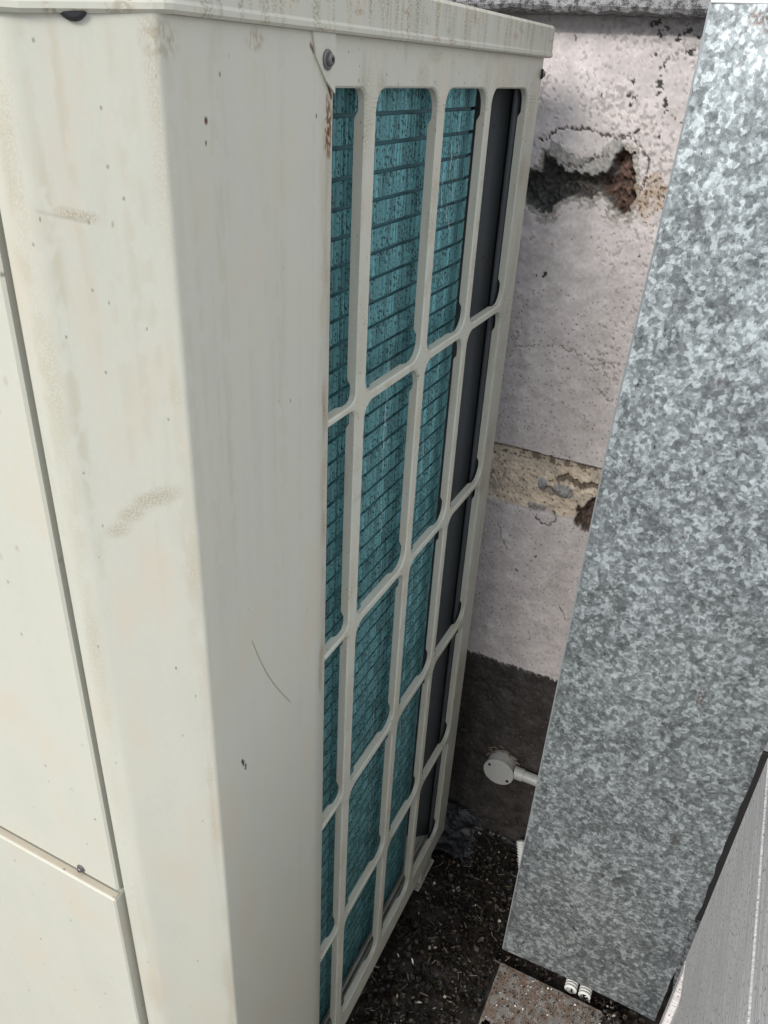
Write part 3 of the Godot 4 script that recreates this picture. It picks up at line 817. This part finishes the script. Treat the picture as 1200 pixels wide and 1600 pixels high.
# ---------------------------------------------------------------- everything else
func make_cover() -> void:
	var g := thing("pipe_cover", "tall galvanised sheet metal cover with spangled zinc beside the air conditioner", "metal cover")
	var st := mb()
	var wv := noise(101, 3.0, FastNoiseLite.TYPE_SIMPLEX_SMOOTH, 2)
	var NY := 60; var NX := 10
	var T := 1.672; var B := 0.050
	for j in NY + 1:
		var t := j / float(NY)
		var y := lerpf(T, B, t)
		var xl := lerpf(-0.1203, -0.1305, smoothstep(0, 0.35, t))
		var xr := 0.1715 + 0.0035 * wv.get_noise_1d(y * 6.0)
		for i in NX + 1:
			var u := i / float(NX)
			var yy := y
			if j == NY: yy += 0.010 * sin(u * PI * 0.9)
			var bow := 0.003 * wv.get_noise_2d(u * 0.15, y * 0.4)
			st.set_uv(Vector2(u, t)); st.add_vertex(Vector3(lerpf(xl, xr, u), yy, -0.990 + bow + 0.002 * sin(u * PI)))
	for j in NY:
		for i in NX:
			var q := j * (NX + 1) + i
			for v: int in [q, q + 1, q + NX + 1, q + 1, q + NX + 2, q + NX + 1]: st.add_index(v)
	st.generate_normals()
	put("front_sheet", st, M.galv, g)
	st = mb()
	for j in NY:
		var t0 := j / float(NY); var t1 := (j + 1) / float(NY)
		var x0 := lerpf(-0.1203, -0.1305, smoothstep(0, 0.35, t0)); var x1 := lerpf(-0.1203, -0.1305, smoothstep(0, 0.35, t1))
		var y0 := lerpf(T, B, t0); var y1 := lerpf(T, B, t1)
		# folded left edge: small round, then a return
		quad(st, Vector3(x0, y0, -0.9905), Vector3(x1, y1, -0.9905), Vector3(x1 - 0.0022, y1, -0.9925), Vector3(x0 - 0.0022, y0, -0.9925), Vector3(-1, 0, 1))
		quad(st, Vector3(x0 - 0.0022, y0, -0.9925), Vector3(x1 - 0.0022, y1, -0.9925), Vector3(x1 - 0.0022, y1, -1.035), Vector3(x0 - 0.0022, y0, -1.035), Vector3.LEFT)
	put("folded_edge", st, M.galvplain, g)
	st = mb()
	bbox(st, Vector3(0.1655, 0.055, -1.284), Vector3(0.1668, T - 0.004, -0.9935), 0.0004)
	put("side_sheet", st, M.galvplain, g)
	st = mb()
	bbox(st, Vector3(-0.121, T - 0.0015, -1.03), Vector3(0.1695, T + 0.0018, -0.9885), 0.0008)
	put("top_hem", st, M.hose, g)

func make_cladding() -> void:
	var c := thing("timber_wall", "white painted timber boarded wall beside the galvanised cover", "wall")
	var edges := [0.02, 0.290, 0.7785, 1.06]
	for k in edges.size() - 1:
		var st := mb()
		var x0 := 0.187 if k == 0 else (0.1765 if k == 1 else 0.1775)
		var gap := 0.0022 if k > 0 else 0.0
		bbox(st, Vector3(x0, edges[k] + gap * 0.5, -0.972 if k > 0 else -0.965), Vector3(0.205, edges[k + 1] - gap * 0.5 if k > 0 else edges[k + 1] + 0.02, 1.2), 0.0025)
		put("board", st, M.wood, c)
	var st := mb()
	bbox(st, Vector3(0.206, 0.0, -0.970), Vector3(0.30, 1.055, 1.2), 0.004)
	put("framing", st, M.rawwood, c)
	st = mb()
	bbox(st, Vector3(0.176, 0.02, -0.9690), Vector3(0.1895, 0.2885, -0.945), 0.002)
	put("corner_stop", st, M.wood, c)

func make_junction() -> void:
	var j := thing("junction_box", "round white conduit junction box on the dark foot of the wall", "junction box")
	var at := Vector3(-0.254, 0.238, -1.288)
	var xf := Transform3D(Basis(Quaternion(Vector3.UP, Vector3(0, 0, 1))), at)
	var st := mb()
	lathe(st, [Vector2(0.033, 0.0), Vector2(0.0335, 0.030)], xf, 40)
	put("body", st, M.pvc, j)
	st = mb()
	lathe(st, [Vector2(0.0335, 0.0302), Vector2(0.0352, 0.0306), Vector2(0.0354, 0.0335), Vector2(0.0344, 0.0352), Vector2(0.0001, 0.0358)], xf, 40)
	var ld := put("cover_disc", st, M.pvc, j)
	for s: float in [-1.0, 1.0]:
		st = mb()
		var c := at + Vector3(-0.0225 * s, 0.015 * s, 0.0362)
		lathe(st, [Vector2(0.0034, -0.001), Vector2(0.0034, 0.0004), Vector2(0.0001, 0.0006)], Transform3D(xf.basis, c), 14)
		put("screw_hole", st, M.black, ld)
	var px := Transform3D(Basis(Quaternion(Vector3.UP, Vector3(1, 0, 0))), Vector3(-0.222, 0.239, -1.271))
	st = mb()
	lathe(st, [Vector2(0.0146, 0.0), Vector2(0.0146, 0.021), Vector2(0.0128, 0.0215)], px, 26)
	put("socket", st, M.pvc, j)
	st = mb()
	lathe(st, [Vector2(0.0125, 0.020), Vector2(0.0125, 0.30)], px, 26)
	put("conduit", st, M.pvc, j)
	# old web and dirt clinging round the top of the box
	st = mb()
	for k in 70:
		var a := deg_to_rad(rng.randf_range(20, 165))
		var r := rng.randf_range(0.0345, 0.046)
		var p := at + Vector3(cos(a) * r, sin(a) * r, rng.randf_range(0.002, 0.012))
		var q := at + Vector3(cos(a + rng.randf_range(-0.4, 0.4)) * (r + rng.randf_range(-0.006, 0.006)), sin(a) * r + rng.randf_range(-0.005, 0.005), rng.randf_range(0.002, 0.014))
		var wd := Vector3(0, rng.randf_range(0.0004, 0.0022), 0.0004)
		quad(st, p - wd, q - wd, q + wd, p + wd, Vector3(0, 0, 1))
	var wb := put("cobweb", st, M.web, j); wb.set_meta("kind", "stuff")

func hose(label: String, a: Vector3, b: Vector3, r: float, rib: float) -> void:
	var h := thing("corrugated_hose", label, "hose", "ribbed white hoses on the ground")
	var st := mb()
	var L := a.distance_to(b)
	var n := int(L / rib)
	var prof := []
	for k in n:
		for t: Array in [[0.0, 0.80], [0.12, 0.82], [0.25, 0.97], [0.45, 1.0], [0.68, 0.97], [0.8, 0.82]]:
			prof.append(Vector2(r * t[1], (k + t[0]) * rib))
	prof.append(Vector2(r * 0.7, n * rib)); prof.append(Vector2(r * 0.68, n * rib - 0.01)); prof.append(Vector2(0.0001, n * rib - 0.012))
	lathe(st, prof, Transform3D(Basis(Quaternion(Vector3.UP, (b - a).normalized())), a), 22)
	put("ribbed_tube", st, M.hose, h)

func make_plate() -> void:
	var t := thing("rusty_plate", "rusty grey metal plate lying on the ground under the galvanised cover", "metal plate")
	var st := mb()
	# slab with two round holes near its near edge
	var x0 := -0.128; var x1 := 0.118; var z0 := -0.984; var z1 := -0.62
	var y := 0.015
	var ns := noise(111, 30.0, FastNoiseLite.TYPE_SIMPLEX, 3)
	var n := 64
	for j in n:
		for i in n:
			var q := []
			for d: Array in [[0, 0], [1, 0], [1, 1], [0, 1]]:
				var x := lerpf(x0, x1, (i + d[0]) / float(n)); var z := lerpf(z0, z1, (j + d[1]) / float(n))
				q.append(Vector3(x, y + 0.0012 * ns.get_noise_2d(x, z), z))
			var c: Vector3 = (q[0] + q[2]) / 2
			var skip := false
			for hc: Vector2 in [Vector2(-0.114, -0.855), Vector2(0.033, -0.900)]:
				if Vector2(c.x, c.z).distance_to(hc) < 0.0085: skip = true
			if not skip: quad(st, q[0], q[1], q[2], q[3], Vector3.UP)
	quad(st, Vector3(x0, y, z0), Vector3(x1, y, z0), Vector3(x1, 0.002, z0), Vector3(x0, 0.002, z0), Vector3.FORWARD)
	quad(st, Vector3(x0, y, z0), Vector3(x0, y, z1), Vector3(x0 - 0.002, 0.002, z1), Vector3(x0 - 0.002, 0.002, z0), Vector3.LEFT)
	quad(st, Vector3(x1, y, z0), Vector3(x1, y, z1), Vector3(x1, 0.002, z1), Vector3(x1, 0.002, z0), Vector3.RIGHT)
	quad(st, Vector3(x0, y, z1), Vector3(x1, y, z1), Vector3(x1, 0.002, z1), Vector3(x0, 0.002, z1), Vector3.BACK)
	put("plate", st, M.rustplate, t)
	# crumbs of soil and husk lying on it, thickest along the far edge
	st = mb()
	for k in 900:
		var z := z0 + absf(rng.randfn(0, 0.09)) if k % 3 else rng.randf_range(z0, -0.80)
		var p := Vector3(rng.randf_range(x0, x1), y + 0.001, z + 0.003)
		chip(st, p, rng.randf_range(0.0008, 0.003), rng.randf(), 0.3)
	for k in 150:
		chip(st, Vector3(rng.randfn(0.10, 0.012), y + rng.randf_range(0, 0.012), rng.randfn(-0.975, 0.01)), rng.randf_range(0.002, 0.006), rng.randf(), 0.15)
	var cr := put("soil_crumbs", st, M.litter, t); cr.set_meta("kind", "stuff")

func chip(st: SurfaceTool, p: Vector3, s: float, pick: float, pale: float) -> void:
	# one curled scrap of leaf or husk
	var c := Color(0.018, 0.013, 0.010)
	if pick < 0.30: c = Color(0.034, 0.023, 0.014)
	elif pick < 0.42: c = Color(0.060, 0.039, 0.020)
	elif pick < 0.43: c = Color(0.05, 0.045, 0.017)
	elif pick > 1.0 - pale: c = Color(0.30, 0.25, 0.20) if rng.randf() < 0.6 else Color(0.66, 0.62, 0.56)
	c *= rng.randf_range(0.3, 0.85) if pick <= 1.0 - pale else rng.randf_range(0.6, 1.2)
	var b := Basis.from_euler(Vector3(rng.randf_range(-0.9, 0.9), rng.randf() * TAU, rng.randf_range(-0.9, 0.9)))
	var wd := s * rng.randf_range(0.25, 0.8)
	var cu := s * rng.randf_range(0.1, 0.5)
	var q := [Vector3(-s, cu, 0), Vector3(-s * 0.2, 0, -wd), Vector3(-s * 0.2, cu * 0.3, wd), Vector3(s * 0.4, 0, -wd * 0.8), Vector3(s * 0.4, cu * 0.2, wd * 0.7), Vector3(s, cu * 0.9, 0)]
	for t: Array in [[0, 1, 2], [1, 3, 2], [2, 3, 4], [3, 5, 4]]:
		var A: Vector3 = p + b * q[t[0]]; var B: Vector3 = p + b * q[t[1]]; var D: Vector3 = p + b * q[t[2]]
		var n := (D - A).cross(B - A).normalized()
		if n.y < 0: n = -n
		for v: Vector3 in [A, B, D]:
			st.set_color(c); st.set_normal(n); st.set_uv(Vector2(v.x, v.z)); st.add_vertex(v)

func make_ground() -> void:
	var nz := noise(121, 9.0, FastNoiseLite.TYPE_SIMPLEX, 4)
	var st := mb()
	quad(st, Vector3(-60, -0.012, -60), Vector3(60, -0.012, -60), Vector3(60, -0.012, 60), Vector3(-60, -0.012, 60), Vector3.UP)
	var g := put("ground", st, M.paving, self); g.set_meta("kind", "structure")
	var n := 110
	var P := PackedVector3Array(); var C := PackedColorArray()
	for j in n + 1:
		for i in n + 1:
			var x := lerpf(-1.4, 0.20, i / float(n)); var z := lerpf(-0.56, -1.30, j / float(n))
			var hh := nz.get_noise_2d(x, z)
			P.append(Vector3(x, -0.004 + 0.006 * hh, z))
			C.append(Color(0.022, 0.016, 0.012) * (1.0 + 0.5 * hh))
	var so := put("soil", grid_mesh(n, n, P, C, func(_i, _j): return true), M.wet, self); so.set_meta("kind", "structure")
	st = mb()
	for k in 24000:
		var x := rng.randf_range(-0.46, 0.16); var z := rng.randf_range(-1.285, -0.55)
		if x > -0.135 and z > -0.985 and x < 0.12: continue
		chip(st, Vector3(x, 0.001 + 0.006 * nz.get_noise_2d(x, z) + rng.randf_range(0, 0.007), z), 0.0012 + 0.0065 * pow(rng.randf(), 2.6), rng.randf(), 0.012 + 0.05 * smoothstep(0.1, 0.4, nz.get_noise_2d(x * 1.5 + 3, z * 1.5)))
	for k in 130:   # straws and stalks
		var p := Vector3(rng.randf_range(-0.42, -0.12), 0.012, rng.randf_range(-1.26, -0.6))
		if p.x > -0.14 and p.z > -0.985: continue
		var a := rng.randf() * TAU
		var d := Vector3(cos(a), rng.randf_range(-0.1, 0.5), sin(a)) * rng.randf_range(0.006, 0.018)
		var s := Vector3(-sin(a), 0, cos(a)) * 0.0005
		var c := Color(0.32, 0.27, 0.21) * rng.randf_range(0.25, 1.3)
		for v: Vector3 in [p - s, p + d - s, p + d + s, p - s, p + d + s, p + s]:
			st.set_color(c); st.set_normal(Vector3.UP); st.set_uv(Vector2.ZERO); st.add_vertex(v)
	var li := put("leaf_litter", st, M.litter, self)
	li.set_meta("kind", "stuff"); tag(li, "dark wet leaf litter with pale husks on the ground", "leaf litter")

func make_film() -> void:
	var t := thing("plastic_scrap", "crumpled dark plastic scrap with frayed pale edge behind the air conditioner", "plastic scrap")
	var nz := noise(131, 22.0, FastNoiseLite.TYPE_SIMPLEX, 3)
	var n := 36
	var P := PackedVector3Array(); var C := PackedColorArray()
	for j in n + 1:
		for i in n + 1:
			var u := i / float(n); var v := j / float(n)
			var x := lerpf(-0.43, -0.285, u) + 0.006 * nz.get_noise_2d(v, u)
			var z := lerpf(-1.165, -1.275, v)
			P.append(Vector3(x, 0.014 + 0.045 * v * v * (1.0 - u * 0.6) + 0.014 * absf(nz.get_noise_2d(x * 0.6, z * 0.6)) + 0.004, z))
			C.append(Color.WHITE)
	put("film", grid_mesh(n, n, P, C, func(_i, _j): return true), M.film, t)
	var st := mb()
	for k in 130:
		var u := rng.randf()
		var idx := (int(u * n)) * (n + 1) + n if k < 75 else n * (n + 1) + int(u * n)
		var p := P[idx] + Vector3(0, 0.002, 0)
		var q := p + Vector3(rng.randf_range(0.003, 0.02), rng.randf_range(-0.012, 0.004), rng.randf_range(-0.008, 0.012))
		var s := Vector3(0, 0.0006, 0.0009) * rng.randf_range(0.4, 1.6)
		quad(st, p - s, q - s * 0.3, q + s * 0.3, p + s, Vector3(0.3, 1, 0.5))
	var fr := put("frayed_edge", st, M.fray, t); fr.set_meta("kind", "stuff")

func _ready() -> void:
	rng.seed = 4711
	var cam := Camera3D.new(); cam.name = "camera"
	add_child(cam)
	cam.position = Vector3(0, 1.6, 0)
	cam.rotation_degrees = Vector3(-29.632, 24.492, 3.22)
	cam.fov = 66.276; cam.near = 0.02; cam.far = 300.0; cam.current = true
	var we := WorldEnvironment.new(); we.name = "environment"
	var env := Environment.new()
	env.background_mode = Environment.BG_SKY
	var sm := ProceduralSkyMaterial.new()
	sm.sky_top_color = Color(0.845, 0.88, 0.92); sm.sky_horizon_color = Color(0.89, 0.91, 0.94)
	sm.ground_horizon_color = Color(0.45, 0.45, 0.44); sm.ground_bottom_color = Color(0.30, 0.30, 0.29)
	sm.sky_curve = 0.2
	sm.sun_angle_max = 0.0
	var sky := Sky.new(); sky.sky_material = sm
	env.sky = sky
	env.ambient_light_source = Environment.AMBIENT_SOURCE_SKY
	env.tonemap_mode = Environment.TONE_MAPPER_LINEAR
	env.tonemap_exposure = 1.66
	env.sdfgi_enabled = true; env.ssao_enabled = true; env.ssil_enabled = true
	we.environment = env; add_child(we)
	var sun := DirectionalLight3D.new(); sun.name = "sun"
	sun.light_energy = 0.55; sun.light_angular_distance = 20.0; sun.light_color = Color(1.0, 0.985, 0.97); sun.shadow_enabled = true
	add_child(sun)
	sun.look_at_from_position(Vector3(-0.42, 1.5, 2.6), Vector3.ZERO, Vector3.UP)

	make_materials()
	make_ground()
	make_wall()
	make_cladding()
	make_unit()
	make_cover()
	make_plate()
	make_junction()
	hose("ribbed white hose end standing between the wall and the galvanised cover", Vector3(-0.155, 0.004, -1.225), Vector3(-0.178, 0.05, -1.262), 0.011, 0.006)
	hose("ribbed white hose end nearer the cover's left edge in the gap under it", Vector3(0.013, 0.013, -1.08), Vector3(0.0135, 0.0135, -0.993), 0.0125, 0.006)
	hose("ribbed white hose end farther from the cover's left edge in the gap under it", Vector3(0.041, 0.013, -1.08), Vector3(0.0415, 0.0135, -0.993), 0.0125, 0.006)
	make_film()
